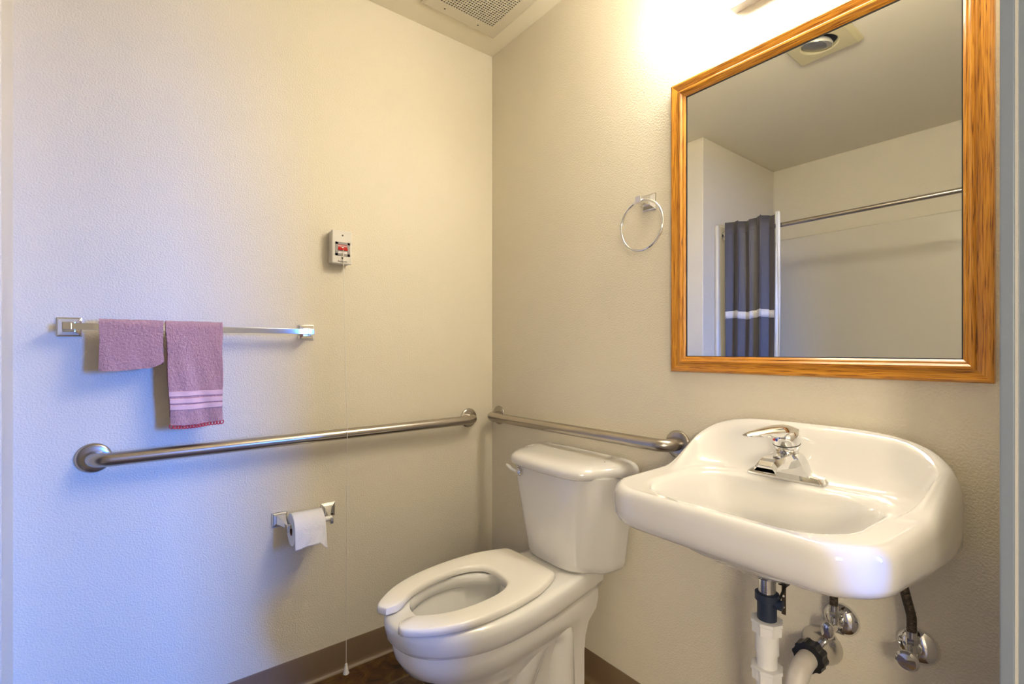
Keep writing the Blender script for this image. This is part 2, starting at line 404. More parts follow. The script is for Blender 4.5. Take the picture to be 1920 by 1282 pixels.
loft(bm, [tank_ring(.224, .150, .203, .012, .758, 1), tank_ring(.235, .160, .217, .014, .757, 1), tank_ring(.240, .165, .222, .014, .763, 1), tank_ring(.241, .166, .223, .014, .776, 1),
          tank_ring(.238, .163, .219, .014, .786, 1), tank_ring(.230, .156, .209, .014, .794, 1), tank_ring(.218, .146, .195, .013, .799, 1), tank_ring(.20, .13, .176, .012, .802, 1), tank_ring(.17, .11, .150, .01, .803, 1)])
obj('tank_lid', bm, 'porcelain', toilet, angle=60)
lev = BM()
lathe(lev, [(.0155, 0), (.0155, .004), (.013, .010), (.007, .013), (.001, .0135)], tp(.2065, .118, .733), (-1, .12, 0), 24)
flush = obj('flush_lever', lev, 'chrome', toilet)
b = BM(); tube(b, [tp(.216, .124, .734), tp(.221, .142, .738), tp(.220, .160, .744), tp(.217, .178, .746)], [.0045, .006, .0065, .004], 12)
obj('lever_arm', b, 'white_plastic', flush)
# water stop behind the toilet
ts = thing('toilet_water_stop', 'dark chrome water stop on the wall behind the toilet pedestal', 'valve', (0, -.50, .15))
b = BM(); lathe(b, [(.036, 0.0005), (.034, .006), (.02, .012), (.012, .013), (.001, .013)], (0, -.502, .157), (-1, 0, 0), 28); obj('escutcheon', b, 'chrome_worn', ts)
b = BM(); tube(b, [(-.01, -.502, .157), (-.06, -.502, .157)], .010, 14); lathe(b, [(.014, 0), (.014, .02)], (-.04, -.502, .157), (-1, 0, 0), 14); obj('body', b, 'chrome_worn', ts)
b = BM(); tube(b, rbend([(-.048, -.502, .16), (-.048, -.502, .28), (-.06, -.45, .36), (-.07, -.44, .448)], .04), .005, 10); obj('supply_tube', b, 'braid', ts)

# ------------------------------------------------------------------ wall-hung sink
SY = -1.286; HW = .272; SD = .456
sink = thing('sink', 'white wall-hung porcelain sink with raised back under the mirror', 'sink', (0, SY, .80))
def srect(x0, x1, hw, rf, rb, n=10, ys=0.):
    """rounded rectangle in plan; x0 at the wall side, x1 at the front; same topology for every call"""
    P = []
    def arc(cx, cy, r, a0):
        for k in range(n + 1):
            t = a0 + PI / 2 * k / n; P.append((cx + r * math.cos(t), cy + r * math.sin(t)))
    def line(a, b, m):
        for k in range(1, m): P.append((a[0] + (b[0] - a[0]) * k / m, a[1] + (b[1] - a[1]) * k / m))
    X0, X1 = x0, x1                              # X grows away from the wall
    arc(X1 - rf, hw - rf, rf, 0)
    line((X1 - rf, hw), (X0 + rb, hw), 16)
    arc(X0 + rb, hw - rb, rb, PI / 2)
    line((X0, hw - rb), (X0, -hw + rb), 20)
    arc(X0 + rb, -hw + rb, rb, PI)
    line((X0 + rb, -hw), (X1 - rf, -hw), 16)
    arc(X1 - rf, -hw + rf, rf, 1.5 * PI)
    line((X1, -hw + rf), (X1, hw - rf), 20)
    return P
DECK = .858
def edge_h(X, y):
    arch = max(0., 1 - (abs(y) / .292) ** 4) ** .6          # the raised back is arched towards its ends
    return .118 * arch * (1 - sstep(.02, .215, X)) ** 1.1
def ring3(P, zf): return [Vector((-X, SY + y * (1 - .055 * sstep(.05, .46, X)), zf(X, y))) for X, y in P]
outer = srect(.002, SD, HW, .095, .012)
rim = srect(.014, SD - .016, HW - .020, .085, .060)
def lerpP(A, B, t): return [(a[0] + (b[0] - a[0]) * t, a[1] + (b[1] - a[1]) * t) for a, b in zip(A, B)]
basin = srect(.128, .418, .205, .105, .085)
floor_ = srect(.19, .34, .085, .07, .07)
drainP = srect(.216, .264, .024, .0239, .0239)
bm = BM()
R_ = []
# underside and skirt (bottom to top)
under = srect(.10, .40, .19, .12, .09)
R_.append(ring3(drainP, lambda X, y: .700))
R_.append(ring3(srect(.195, .285, .045, .0449, .0449), lambda X, y: .702))
R_.append(ring3(srect(.17, .32, .10, .07, .07), lambda X, y: .716))
R_.append(ring3(srect(.13, .37, .165, .11, .09), lambda X, y: .745))
R_.append(ring3(under, lambda X, y: .785))
def skirt_bot(X, y): return .777 - .026 * (1 - sstep(.0, .44, X))
for off, dz in ((.040, .004), (.026, 0), (.014, .004), (.006, .012), (.001, .024)):
    R_.append(ring3(srect(.002 + off * .3, SD - off, HW - off, .095, .012), lambda X, y, dz=dz: skirt_bot(X, y) + dz))
R_.append(ring3(outer, lambda X, y: .5 * (skirt_bot(X, y) + .024 + DECK - .024 + edge_h(X, y) * .5)))
R_.append(ring3(outer, lambda X, y: DECK - .024 + edge_h(X, y) * .5))
for t, dz, k in ((.06, -.016, .66), (.16, -.010, .80), (.32, -.004, .91), (.55, .001, .975), (.8, .003, 1.)):
    R_.append(ring3(lerpP(outer, rim, t), lambda X, y, dz=dz, k=k: DECK + dz + edge_h(X, y) * k))
R_.append(ring3(rim, lambda X, y: DECK + .003 + edge_h(X, y)))
def inner(t):
    P = lerpP(rim, basin, t)
    out = []
    for (Xr, yr), (X, y) in zip(rim, P):
        g = (1 - sstep(.0, .62, t)) ** 1.35
        dist = math.hypot(X - Xr, y - yr)
        g2 = 1 - sstep(.004, .075, dist)
        out.append(Vector((-X, SY + y * (1 - .055 * sstep(.05, .46, X)), DECK + .003 * (1 - t) + edge_h(Xr, yr) * g2)))
    return out
for t in (.08, .16, .25, .35, .46, .58, .72, .86): R_.append(inner(t))
R_.append(ring3(basin, lambda X, y: DECK - .002))
for t, z in ((.06, .010), (.12, .028), (.20, .055), (.32, .085), (.5, .107), (.75, .120), (1., .127)):
    R_.append(ring3(lerpP(basin, floor_, t), lambda X, y, z=z: DECK - z))
R_.append(ring3(drainP, lambda X, y: DECK - .134))
loft(bm, R_)
obj('basin', bm, 'porcelain', sink, angle=70)
b = BM(); lathe(b, [(.023, -.134), (.024, -.130), (.019, -.1285), (.017, -.131), (.001, -.128)], (-.24, SY, DECK), (0, 0, 1), 28); obj('drain_flange', b, 'chrome', sink)
b = BM(); lathe(b, [(.012, -.1), (.012, -.096)], (-.1, SY, .9), (0, 0, 1), 8); b.free()

# ------------------------------------------------------------------ faucet
FY = -1.270; FX = -.083; FZ = DECK + .0005
fa = thing('faucet', 'chrome single-lever faucet on the sink deck', 'faucet', (FX, FY, FZ))
bm = BM()
def fr(hx, hy, z, cx=0., r=.008): 
    return [Vector((FX + cx - x, FY + y, FZ + z)) for x, y in ((p.x, p.y) for p in chaikin([(hx, hy - r, 0), (hx - r, hy, 0), (-hx + r, hy, 0), (-hx, hy - r, 0), (-hx, -hy + r, 0), (-hx + r, -hy, 0), (hx - r, -hy, 0), (hx, -hy + r, 0)], 1))]
loft(bm, [fr(.026, .083, 0), fr(.026, .083, .006), fr(.021, .074, .014), fr(.019, .052, .0165), fr(.019, .044, .022)])
base = obj('base_plate', bm, 'chrome_worn', fa, angle=30)
# saddle body: bell profile across, swept front to back
prof = [(-.064, .011), (-.056, .014), (-.050, .019), (-.044, .028), (-.038, .043), (-.031, .054), (-.024, .060), (.024, .060), (.031, .054), (.038, .043), (.044, .028), (.050, .019), (.056, .014), (.064, .011)]
bm = BM()
loft(bm, [[Vector((FX + dx, FY + y * k, FZ + max(.011, z - dz))) for y, z in prof] + [Vector((FX + dx, FY, FZ + .008))] for dx, k, dz in ((.023, .90, .004), (.018, .97, .001), (.010, 1., 0), (-.014, 1., 0), (-.020, .98, .001))])
obj('body', bm, 'chrome', fa, angle=28)
# spout block reaching over the basin, a bevelled hood open underneath at the front
bm = BM()
sp = []
for X, hy, z0, z1 in ((.0, .027, .030, .060), (.025, .0265, .030, .060), (.055, .0255, .033, .0590), (.088, .0240, .036, .0565), (.101, .0225, .037, .0530), (.110, .0215, .038, .0440)):
    sp.append([Vector((FX - X, FY + y, FZ + z)) for y, z in ((-hy, z0), (hy, z0), (hy, z1 - .010), (hy - .008, z1), (-hy + .008, z1), (-hy, z1 - .010))])
loft(bm, sp); obj('spout', bm, 'chrome', fa, smooth=False, bevel=.0010)
b = BM(); lathe(b, [(.011, 0), (.0115, .003), (.0115, .012)], (FX - .088, FY, FZ + .026), (0, 0, 1), 20); obj('aerator', b, 'chrome_worn', fa)
b = BM(); lathe(b, [(.024, .059), (.0205, .062), (.019, .068)], (FX, FY, FZ), (0, 0, 1), 28); obj('neck', b, 'chrome_worn', fa)
# tilted dome and flat tapering lever
ax = Vector((-.20, 0, 1)).normalized(); HO = (FX + .013, FY, FZ)
b = BM(); lathe(b, [(.018, .062), (.0245, .068), (.0275, .078), (.0285, .088), (.0285, .101), (.0265, .108), (.019, .114), (.008, .1175), (.001, .118)], HO, ax, 32)
hd = obj('handle', b, 'chrome', fa)
b = BM(); lathe(b, [(.0276, .0805), (.0284, .0812), (.0285, .0828), (.0278, .0835)], HO, ax, 32); obj('seam_ring', b, 'black_plastic', hd)
bm = BM(); lv = []
ca, sa = math.cos(.38), math.sin(.38)             # the lever is turned a little towards the toilet
for X, hy, z0, z1 in ((-.026, .012, .099, .108), (-.016, .021, .098, .117), (.004, .0255, .098, .1220), (.030, .0245, .098, .1220), (.058, .0205, .099, .1190), (.084, .0165, .100, .1145), (.106, .013, .101, .1105), (.115, .0095, .102, .1065)):
    lv.append([Vector((FX - X * ca - y * sa, FY + X * sa - y * ca, FZ + z)) for y, z in ((-hy * .8, z0), (hy * .8, z0), (hy, z0 * .55 + z1 * .45), (hy * .75, z1 - .003), (hy * .3, z1), (-hy * .3, z1), (-hy * .75, z1 - .003), (-hy, z0 * .55 + z1 * .45))])
loft(bm, lv); obj('lever', bm, 'chrome', hd, angle=50)
for nm, dy, m in (('hot_mark', .0026, 'red_mark'), ('cold_mark', -.0026, 'blue_mark')):
    b = BM(); lathe(b, [(.0032, 0), (.0032, .0012)], (FX - .0310 + dy * .35, FY + .012 + dy, FZ + .0895), (-1, .38, -.2), 12); obj(nm, b, m, hd)
# small pop-up lift rod behind the handle
b = BM(); tube(b, [(FX + .022, FY - .012, FZ + .012), (FX + .022, FY - .012, FZ + .062)], .0022, 8); lathe(b, [(.002, 0), (.005, .003), (.005, .008), (.001, .011)], (FX + .022, FY - .012, FZ + .06), (0, 0, 1), 12)
obj('lift_rod', b, 'chrome', fa)

# ------------------------------------------------------------------ drain plumbing
DX, DY = -.24, -1.296
dr = thing('drain_trap', 'white plastic drain trap with black nut under the sink', 'drain pipe', (DX, DY, .30))
b = BM(); lathe(b, [(.030, 0), (.030, .004), (.027, .007)], (DX, DY, .692), (0, 0, 1), 28); obj('gasket', b, 'black_plastic', dr)
b = BM(); lathe(b, [(.0165, .60), (.0165, .694)], (DX, DY, 0), (0, 0, 1), 24); obj('tailpiece', b, 'chrome_worn', dr)
b = BM(); lathe(b, [(.018, .585), (.0185, .640), (.0225, .642), (.0225, .656), (.018, .658)], (DX, DY, 0), (0, 0, 1), 24)
lathe(b, [(.010, 0), (.010, .012), (.004, .014)], (DX, DY - .017, .640), (0, -1, 0), 14); obj('rubber_coupling', b, 'rubber', dr)
def nut(z, name='slip_nut'):
    b = BM(); n = 40
    def rg(r0, zz): return [Vector((DX + (r0 + (.0025 if k % 5 < 1 else 0)) * math.cos(2 * PI * k / n), DY + (r0 + (.0025 if k % 5 < 1 else 0)) * math.sin(2 * PI * k / n), zz)) for k in range(n)]
    loft(b, [rg(.022, z - .012), rg(.0262, z - .011), rg(.0265, z + .006), rg(.0285, z + .008), rg(.0285, z + .014), rg(.025, z + .015), rg(.021, z + .015)])
    obj(name, b, 'pvc', dr, angle=30)
nut(.588); nut(.493)
b = BM(); lathe(b, [(.0222, .535), (.0222, .582)], (DX, DY, 0), (0, 0, 1), 28); obj('socket', b, 'pvc', dr)
b = BM(); lathe(b, [(.0195, .40), (.0195, .537)], (DX, DY, 0), (0, 0, 1), 28); obj('tube', b, 'pvc', dr)
EX, EY, EZ = -.125, -1.312, .463
b = BM(); tube(b, rbend([(DX, DY, .41), (DX, DY, .33), (EX - .015, EY + .004, .33), (EX - .015, EY + .004, .42)], .05, 10), .021, 20); obj('trap_bend', b, 'pvc', dr)
b = BM(); tube(b, rbend([(EX - .015, EY + .004, .37), (EX - .012, EY, EZ), (-.045, EY, EZ + .005)], .055, 12), .0205, 20); obj('elbow', b, 'pvc_old', dr)
b = BM(); n = 40
def ng(r0, x): return [Vector((x, EY + (r0 + (.003 if k % 4 < 2 else 0)) * math.cos(2 * PI * k / n), EZ + .005 + (r0 + (.003 if k % 4 < 2 else 0)) * math.sin(2 * PI * k / n))) for k in range(n)]
loft(b, [ng(.022, -.082), ng(.030, -.080), ng(.031, -.056), ng(.028, -.052)]); obj('black_nut', b, 'black_plastic', dr, angle=30)
b = BM(); lathe(b, [(.043, .0005), (.041, .008), (.033, .020), (.027, .032), (.026, .055)], (0, EY, EZ + .005), (-1, 0, 0), 32); obj('wall_flange', b, 'chrome_worn', dr)
b = BM(); b2 = box(b, (-.205, -1.3175, .607), (-.2035, -1.3095, .672))
st = obj('clevis_strap', b, 'braid', dr, smooth=False)
for zz in (.622, .645):
    b = BM(); lathe(b, [(.0022, 0), (.0022, .0012)], (-.205, -1.3135, zz), (-1, 0, 0), 10); obj('strap_hole', b, 'print_white', st)
b = BM(); tube(b, [(DX, DY - .02, .640), (-.206, -1.316, .664), (-.19, -1.32, .672)], .0025, 8); box(b, (-.212, -1.322, .668), (-.196, -1.306, .680)); obj('pivot_rod', b, 'screw', dr)

# ------------------------------------------------------------------ shut-off valves and braided hoses
def valve(y, z, tilt, label, hlabel, top, roll):
    v = thing('shutoff_valve', label, 'valve', (0, y, z))
    b = BM(); lathe(b, [(.036, .0005), (.0355, .004), (.031, .010), (.020, .016), (.011, .018)], (0, y, z), (-1, 0, 0), 32); obj('escutcheon', b, 'chrome', v)
    b = BM(); tube(b, [(-.012, y, z), (-.050, y, z), (-.070, y, z)], [.010, .010, .008], 18)
    lathe(b, [(.0125, 0), (.0125, .016)], (-.034, y, z), (-1, 0, 0), 6); lathe(b, [(.009, .004), (.009, .022), (.0075, .024)], (-.048, y, z), (0, 0, 1), 16); obj('body', b, 'chrome_worn', v, angle=30)
    b = BM(); lathe(b, [(.0105, .022), (.0105, .034), (.008, .036)], (-.048, y, z), (0, 0, 1), 6); obj('compression_nut', b, 'chrome_worn', v, angle=30)
    b = BM(); lathe(b, [(.006, 0), (.016, .003), (.019, .007), (.019, .012), (.015, .0165), (.004, .018), (.001, .018)], (-.068, y, z), (-1, tilt, 0), 28, sx=roll)
    h = obj('oval_handle', b, 'chrome', v)
    hs = BM(); p = rbend([(-.048, y, z + .034), (-.048, y, z + .075), top, (top[0] + .0, top[1] + (.03 if top[1] > y else -.005), .755)], .05, 10)
    tube(hs, p, .0075, 14)
    # raised braid: two families of helical wires
    o = obj('supply_hose', hs, 'braid'); tag(o, hlabel, 'hose', 'braided supply hoses')
    wv = BM(); cum = [0.]
    for a_, b__ in zip(p, p[1:]): cum.append(cum[-1] + (Vector(b__) - Vector(a_)).length)
    for sgn in (-1, 1):
        for ph in range(4):
            pts = []
            m_ = 90
            for i in range(m_ + 1):
                sdist = cum[-1] * i / m_
                k = max(j for j in range(len(p) - 1) if cum[j] <= sdist + 1e-9)
                t = (sdist - cum[k]) / max(cum[k + 1] - cum[k], 1e-9)
                q = Vector(p[k]).lerp(Vector(p[k + 1]), t); d = (Vector(p[k + 1]) - Vector(p[k])).normalized()
                u = d.cross(Vector((1, 0, 0))).normalized(); w2 = d.cross(u)
                an = sgn * sdist * 2 * PI / .022 + ph * PI / 2
                pts.append(q + (u * math.cos(an) + w2 * math.sin(an)) * .0077)
            tube(wv, pts, .0008, 4)
    obj('braid', wv, 'braid', o)
    b = BM(); tube(b, [Vector(p[0]) - Vector((0, 0, .002)), Vector(p[0]) + Vector((0, 0, .013))], .0088, 16); obj('ferrule', b, 'chrome_worn', o)
valve(-1.352, .545, .25, 'chrome shut-off valve close above the drain wall flange', 'dark braided hose on the valve beside the drain', (-.052, -1.362, .66), .72)
valve(-1.487, .549, 0., 'chrome shut-off valve standing apart from the drain, handle facing out', 'dark braided hose on the valve apart from the drain', (-.060, -1.473, .70), 1.)

# ------------------------------------------------------------------ grab bars
def grab(name, a, b_, nrm, label):
    a, b_, nrm = Vector(a), Vector(b_), Vector(nrm); d = (b_ - a).normalized()
    g = thing(name, label, 'grab bar', a, 'stainless grab bars')
    b = BM(); tube(b, rbend([a + nrm * .004, a + nrm * .060, b_ + nrm * .060, b_ + nrm * .004], .042, 10), .0185, 24); obj('rail', b, 'steel', g)
    for c in (a, b_):
        b = BM(); lathe(b, [(.040, .0005), (.0405, .003), (.039, .006), (.034, .0085), (.020, .0095)], c, nrm, 40); obj('flange', b, 'steel', g)
grab('grab_bar', (-1.345, 0, .856), (-.126, 0, .862), (0, -1, 0), 'long brushed steel grab bar below the pink towels')
grab('grab_bar', (0, -.056, .869), (0, -.936, .876), (-1, 0, 0), 'shorter brushed steel grab bar above the toilet tank')

# ------------------------------------------------------------------ towel bar with two towels
def square_mount(parent, c, nrm, up, hs, depth, arm, m='chrome'):
    """stepped square plate (pyramid) with a square arm"""
    c, nrm, up = Vector(c), Vector(nrm), Vector(up); sd = nrm.cross(up)
    def sq(h, d): return [c + sd * a * h + up * b2 * h + nrm * d for a, b2 in ((-1, -1), (1, -1), (1, 1), (-1, 1))]
    b = BM(); loft(b, [sq(hs, .0005), sq(hs, .004), sq(hs * .88, .0045), sq(hs * .84, .008), sq(hs * .5, depth)])
    p = obj('back_plate', b, m, parent, smooth=False, bevel=.0008)
    if arm:
        b = BM(); loft(b, [sq(hs * .42, depth - .003), sq(hs * .36, arm)]); obj('arm', b, m, parent, smooth=False, bevel=.001)
    return p
tb = thing('towel_bar', 'chrome towel bar with square end posts on the cream wall', 'towel bar', (-1.09, 0, 1.213))
for x in (-1.394, -.790): square_mount(tb, (x, 0, 1.213), (0, -1, 0), (0, 0, 1), .0255, .018, .0695)
boxo('bar', (-1.394, -.066, 1.2045), (-.790, -.052, 1.2215), 'chrome', tb, bevel=.001)

def towel(name, x0, x1, zb_front, zb_back, label, seed, mat_='terry', nx=44, taper=0., round_corner=0., split=None):
    """folded cloth hung over the bar (centre y -.059, z 1.213): a closed shell of real thickness"""
    rnd = random.Random(seed); YC, ZC = -.059, 1.2125; rI = .0115; th = .007
    path = []                                    # (offset from the bar centre: y, z) from the front hem over the bar to the back hem
    nf = 34
    for k in range(nf): path.append((-rI, zb_front + (ZC + .004 - zb_front) * k / nf))
    for k in range(13):
        t = PI - PI * k / 12; path.append((rI * math.cos(t), ZC + .004 + rI * math.sin(t)))
    for k in range(1, 20): path.append((rI, ZC + .004 - (ZC + .004 - zb_back) * k / 19))
    ph = [rnd.uniform(0, 6.3) for _ in range(6)]
    def pt(i, u, out):
        y, z = path[i]
        j0, j1 = max(i - 1, 0), min(i + 1, len(path) - 1)
        tx, tz = path[j1][0] - path[j0][0], path[j1][1] - path[j0][1]; l = math.hypot(tx, tz); nx_, nz_ = -tz / l, tx / l
        hang = max(0, (ZC - z)) / .28
        x = x0 + (x1 - x0) * u
        x += hang * taper * (1 - u) + .0010 * math.sin(z * 40 + ph[0]) * (1 if u > .5 else -1) * abs(u - .5) * 2
        wv = (.0035 * math.sin(u * 7 + ph[1]) + .0016 * math.sin(u * 17 + z * 23 + ph[2])) * min(1, hang * 2.2)
        y2 = y + wv * (1 if y < 0 else -.4) + nx_ * out
        z2 = z + nz_ * out
        if i < 12:                                # hem line wobble, rounded corner
            f = 1 - i / 12
            z2 += f * (.003 * math.sin(u * 5 + ph[3]))
            if round_corner and u > .72: z2 += f * round_corner * ((u - .72) / .28) ** 2
        return Vector((x, YC + y2, z2))
    bm = BM(); n = len(path)
    G = [[[bm.verts.new(pt(i, k / nx, o_)) for k in range(nx + 1)] for i in range(n)] for o_ in (th, 0.)]
    for s in (0, 1):
        for i in range(n - 1):
            for k in range(nx): bm.faces.new((G[s][i][k], G[s][i][k + 1], G[s][i + 1][k + 1], G[s][i + 1][k]))
    for i in range(n - 1):
        for k in (0, nx): bm.faces.new((G[0][i][k], G[0][i + 1][k], G[1][i + 1][k], G[1][i][k]))
    for k in range(nx):
        for i in (0, n - 1): bm.faces.new((G[0][i][k], G[0][i][k + 1], G[1][i][k + 1], G[1][i][k]))
    o = obj(name, bm, mat_, None, angle=70); tag(o, label, 'towel', 'pink towels on the bar')
    tx = bpy.data.textures.new(name, 'CLOUDS'); tx.noise_scale = .006; tx.noise_depth = 1
    s_ = o.modifiers.new('sub', 'SUBSURF'); s_.subdivision_type = 'SIMPLE'; s_.levels = 2; s_.render_levels = 2
    d_ = o.modifiers.new('pile', 'DISPLACE'); d_.texture = tx; d_.strength = .0035; d_.mid_level = .5
    return o, pt, path, nx
towel('washcloth', -1.330, -1.192, 1.098, 1.11, 'short pink washcloth folded over the chrome bar', 3, round_corner=.018)
ht, hpt, hpath, hnx = towel('hand_towel', -1.186, -1.048, .938, .96, 'long pink hand towel with red lace hem on the chrome bar', 11, taper=.010)
def hz(z): return min(range(34), key=lambda i: abs(hpath[i][1] - z))
for zc in (1.026, 1.006, .988):                  # flat woven bands near the hem
    b = BM(); rows = []
    i0 = hz(zc)
    for dz in (-.0075, -.006, .006, .0075):
        rows.append([hpt(i0, k / hnx, .0098 if abs(dz) < .007 else .006) + Vector((0, 0, zc + dz - hpath[i0][1])) for k in range(hnx + 1)])
    loft(b, rows, closed=False); obj('woven_band', b, 'towel_band', ht)
b = BM(); nl = 17
for k in range(nl):
    c = hpt(0, (k + .5) / nl, .0035); rr = .0060
    ring = [c + Vector((rr * .95 * math.cos(2 * PI * j / 12), .0006 * (-1) ** k, -.0035 + rr * math.sin(2 * PI * j / 12))) for j in range(13)]
    tube(b, ring, .0016, 6)
    tube(b, [c + Vector((-.004, 0, -.0005)), c + Vector((.004, 0, -.0005))], .0013, 6)
    tube(b, [c + Vector((0, 0, -.008)), c + Vector((.0005, -.0005, -.0115))], .001, 5)
obj('lace_hem', b, 'red_lace', ht)

# ------------------------------------------------------------------ emergency pull station
BX0, BX1, BZ0, BZ1 = -.716, -.646, 1.456, 1.572
em = thing('emergency_pull_station', 'ivory emergency call box with red switch and long pull cord', 'call box', ((BX0 + BX1) / 2, 0, BZ0))
boxo('back_box', (BX0 + .002, -.032, BZ0 + .001), (BX1 - .001, -.0005, BZ1 - .002), 'ivory_plastic', em, bevel=.003)
boxo('cover_plate', (BX0, -.046, BZ0 - .002), (BX1, -.034, BZ1), 'ivory_plastic', em, bevel=.004, seg=3)
bm = BM(); ex0, ex1, ez0, ez1 = -.7045, -.6535, 1.482, 1.530
for lo_, hi_ in (((ex0, ez0), (ex1, ez0 + .008)), ((ex0, ez1 - .008), (ex1, ez1)), ((ex0, ez0), (ex0 + .009, ez1)), ((ex1 - .009, ez0), (ex1, ez1))):
    box(bm, (lo_[0], -.0475, lo_[1]), (hi_[0], -.045, hi_[1]))
obj('bezel', bm, 'bezel_plastic', em, smooth=False)
bm = BM(); prism(bm, [(ex0 + .009, -.0462, 1.522), (ex0 + .009, -.0465, 1.512), (ex0 + .009, -.052, 1.5015), (ex0 + .009, -.0455, 1.501)], (ex1 - ex0 - .018, 0, 0))
sw = obj('switch', bm, 'red_plastic', em, smooth=False)
boxo('switch_base', (ex0 + .009, -.0463, ez0 + .008), (ex1 - .009, -.0455, 1.501), 'print_white', em)
def text(name, s, size, loc, rot, m, parent):
    cu = bpy.data.curves.new(name, 'FONT'); cu.body = s; cu.size = size; cu.align_x = 'CENTER'; cu.align_y = 'CENTER'; cu.extrude = .0001; cu.resolution_u = 2
    t = bpy.data.objects.new(name, cu); C.objects.link(t); dg = bpy.context.evaluated_depsgraph_get()
    me = bpy.data.meshes.new_from_object(t.evaluated_get(dg)); bpy.data.objects.remove(t)
    o = bpy.data.objects.new(name, me); C.objects.link(o); me.materials.clear(); me.materials.append(MATS[m])
    me.transform(Matrix.Translation(loc) @ Matrix.Rotation(rot[2], 4, 'Z') @ Matrix.Rotation(rot[0], 4, 'X'))
    o0 = Vector(); p = parent
    while p is not None: o0 += p.location; p = p.parent
    me.transform(Matrix.Translation(-o0)); o.parent = parent; return o
text('lettering', 'EMERGENCY', .0056, (-.679, -.0468, 1.5165), (PI / 2, 0, 0), 'print_white', sw)
b = BM(); prism(b, [(-.6835, -.0475, 1.5125), (-.6745, -.0475, 1.5125), (-.679, -.0487, 1.509)], (0, -.0006, 0)); obj('arrow_mark', b, 'print_white', sw, smooth=False)
for z in (1.554, 1.475):
    b = BM(); lathe(b, [(.0032, 0), (.0030, .0008), (.0008, .0006)], (-.679, -.046, z), (0, -1, 0), 14); obj('screw', b, 'screw', em)
boxo('cord_guide', (-.695, -.050, 1.462), (-.664, -.045, 1.466), 'ivory_plastic', em, bevel=.001)
b = BM(); cp = [Vector(q) for q in ((-.679, -.052, 1.503), (-.6785, -.0525, 1.46), (-.677, -.058, 1.30), (-.6762, -.067, 1.08), (-.6750, -.0815, .885), (-.6752, -.0815, .85), (-.6762, -.078, .60), (-.6768, -.075, .06))]
tube(b, cp, .0011, 8); obj('pull_cord', b, 'cord', em)
b = BM(); lathe(b, [(.001, .0335), (.004, .033), (.0046, .027), (.0055, .022), (.0085, .006), (.0105, .002), (.0105, 0), (.001, 0)], (-.6768, -.075, .030), (0, 0, 1), 20); obj('cord_bell', b, 'white_plastic', em)

# ------------------------------------------------------------------ toilet paper holder and roll
RX0, RX1, RZ, RY = -.856, -.760, .578, -.068
ph_ = thing('toilet_paper_holder', 'chrome two-post toilet paper holder on the towel wall', 'paper holder', (-.795, 0, .585))
for x in (-.874, -.716):
    square_mount(ph_, (x, 0, .588), (0, -1, 0), (0, 0, 1), .024, .012, 0)
    s = 1 if x < -.8 else -1
    b = BM(); rows = []
    for y, z0, z1, hx in ((-.010, .574, .604, .014), (-.030, .573, .592, .008), (-.048, .568, .585, .0045), (-.060, .562, .583, .0045), (-.080, .562, .583, .0045)):
        xx = x + s * .010 * min(1, -y / .05)
        rows.append([(xx - hx, y, z0), (xx + hx, y, z0), (xx + hx, y, z1), (xx - hx, y, z1)])
    loft(b, rows); obj('arm', b, 'chrome', ph_, smooth=False, bevel=.001)
b = BM(); tube(b, [(-.866, RY, RZ), (-.724, RY, RZ)], .0085, 18); obj('roller', b, 'white_plastic', ph_)
tpr = thing('toilet_paper_roll', 'white toilet paper roll with a torn sheet hanging down', 'toilet paper', (-.80, RY, RZ))
RR = .052
b = BM(); lathe(b, [(.0195, 0), (RR - .001, 0), (RR, .001), (RR, .095), (RR - .001, .096), (.0195, .096), (.0195, 0)], (RX0, RY - .004, RZ - .010), (1, 0, 0), 48, cap=False); obj('roll', b, 'paper', tpr)
b = BM(); lathe(b, [(.0185, .001), (.0195, .001), (.0195, .095), (.0185, .095), (.0185, .001)], (RX0, RY - .004, RZ - .010), (1, 0, 0), 32, cap=False); obj('core', b, 'cardboard', tpr)
b = BM(); rows = []
NX = 30
tear = [0, .001, .002, .002, .003, .003, .004, .005, .005, .006, .007, .008, .008, .009, .010, .0105, .011, .012, .013, .0135, .013, .012, .0135, .0125, .008, .003, -.003, -.009, -.016, -.020, -.017]
for i in range(25):
    row = []
    for k in range(NX + 1):
        u = k / NX; x = RX0 + (RX1 - RX0) * u
        if i <= 10:
            t = PI * .5 + (PI * .5) * i / 10; yy = RY - .004 + (RR + .0012) * math.cos(t); zz = RZ - .010 + (RR + .0012) * math.sin(t)
        else:
            f = (i - 10) / 14; zt = RZ - .010; zb = .517 + tear[k] * .7
            zz = zt + (zb - zt) * f
            yy = RY - .004 - RR - .0012 - .007 * f + .003 * f * math.sin(u * 5 + 1) + .0025 * f * math.sin(u * 13 + f * 3)
            x += .003 * f * (u - .2)
        row.append(Vector((x, yy, zz)))
    rows.append(row)
loft(b, rows, closed=False); sh = obj('loose_sheet', b, 'paper', tpr, angle=80)
so = sh.modifiers.new('thick', 'SOLIDIFY'); so.thickness = .0006

# ------------------------------------------------------------------ towel ring
tr = thing('towel_ring', 'round chrome towel ring on a square post beside the mirror', 'towel ring', (0, -.836, 1.607))
square_mount(tr, (0, -.836, 1.607), (-1, 0, 0), (0, 0, 1), .025, .018, .052)
b = BM(); box(b, (-.060, -.8465, 1.5955), (-.044, -.8255, 1.6165)); obj('ring_block', b, 'chrome', tr, smooth=False, bevel=.001)
b = BM(); cr_ = [Vector((-.052, -.843 + .0755 * math.cos(2 * PI * k / 64), 1.5275 + .0755 * math.sin(2 * PI * k / 64))) for k in range(65)]
tube(b, cr_, .0040, 12, cap=False); obj('ring', b, 'chrome', tr)

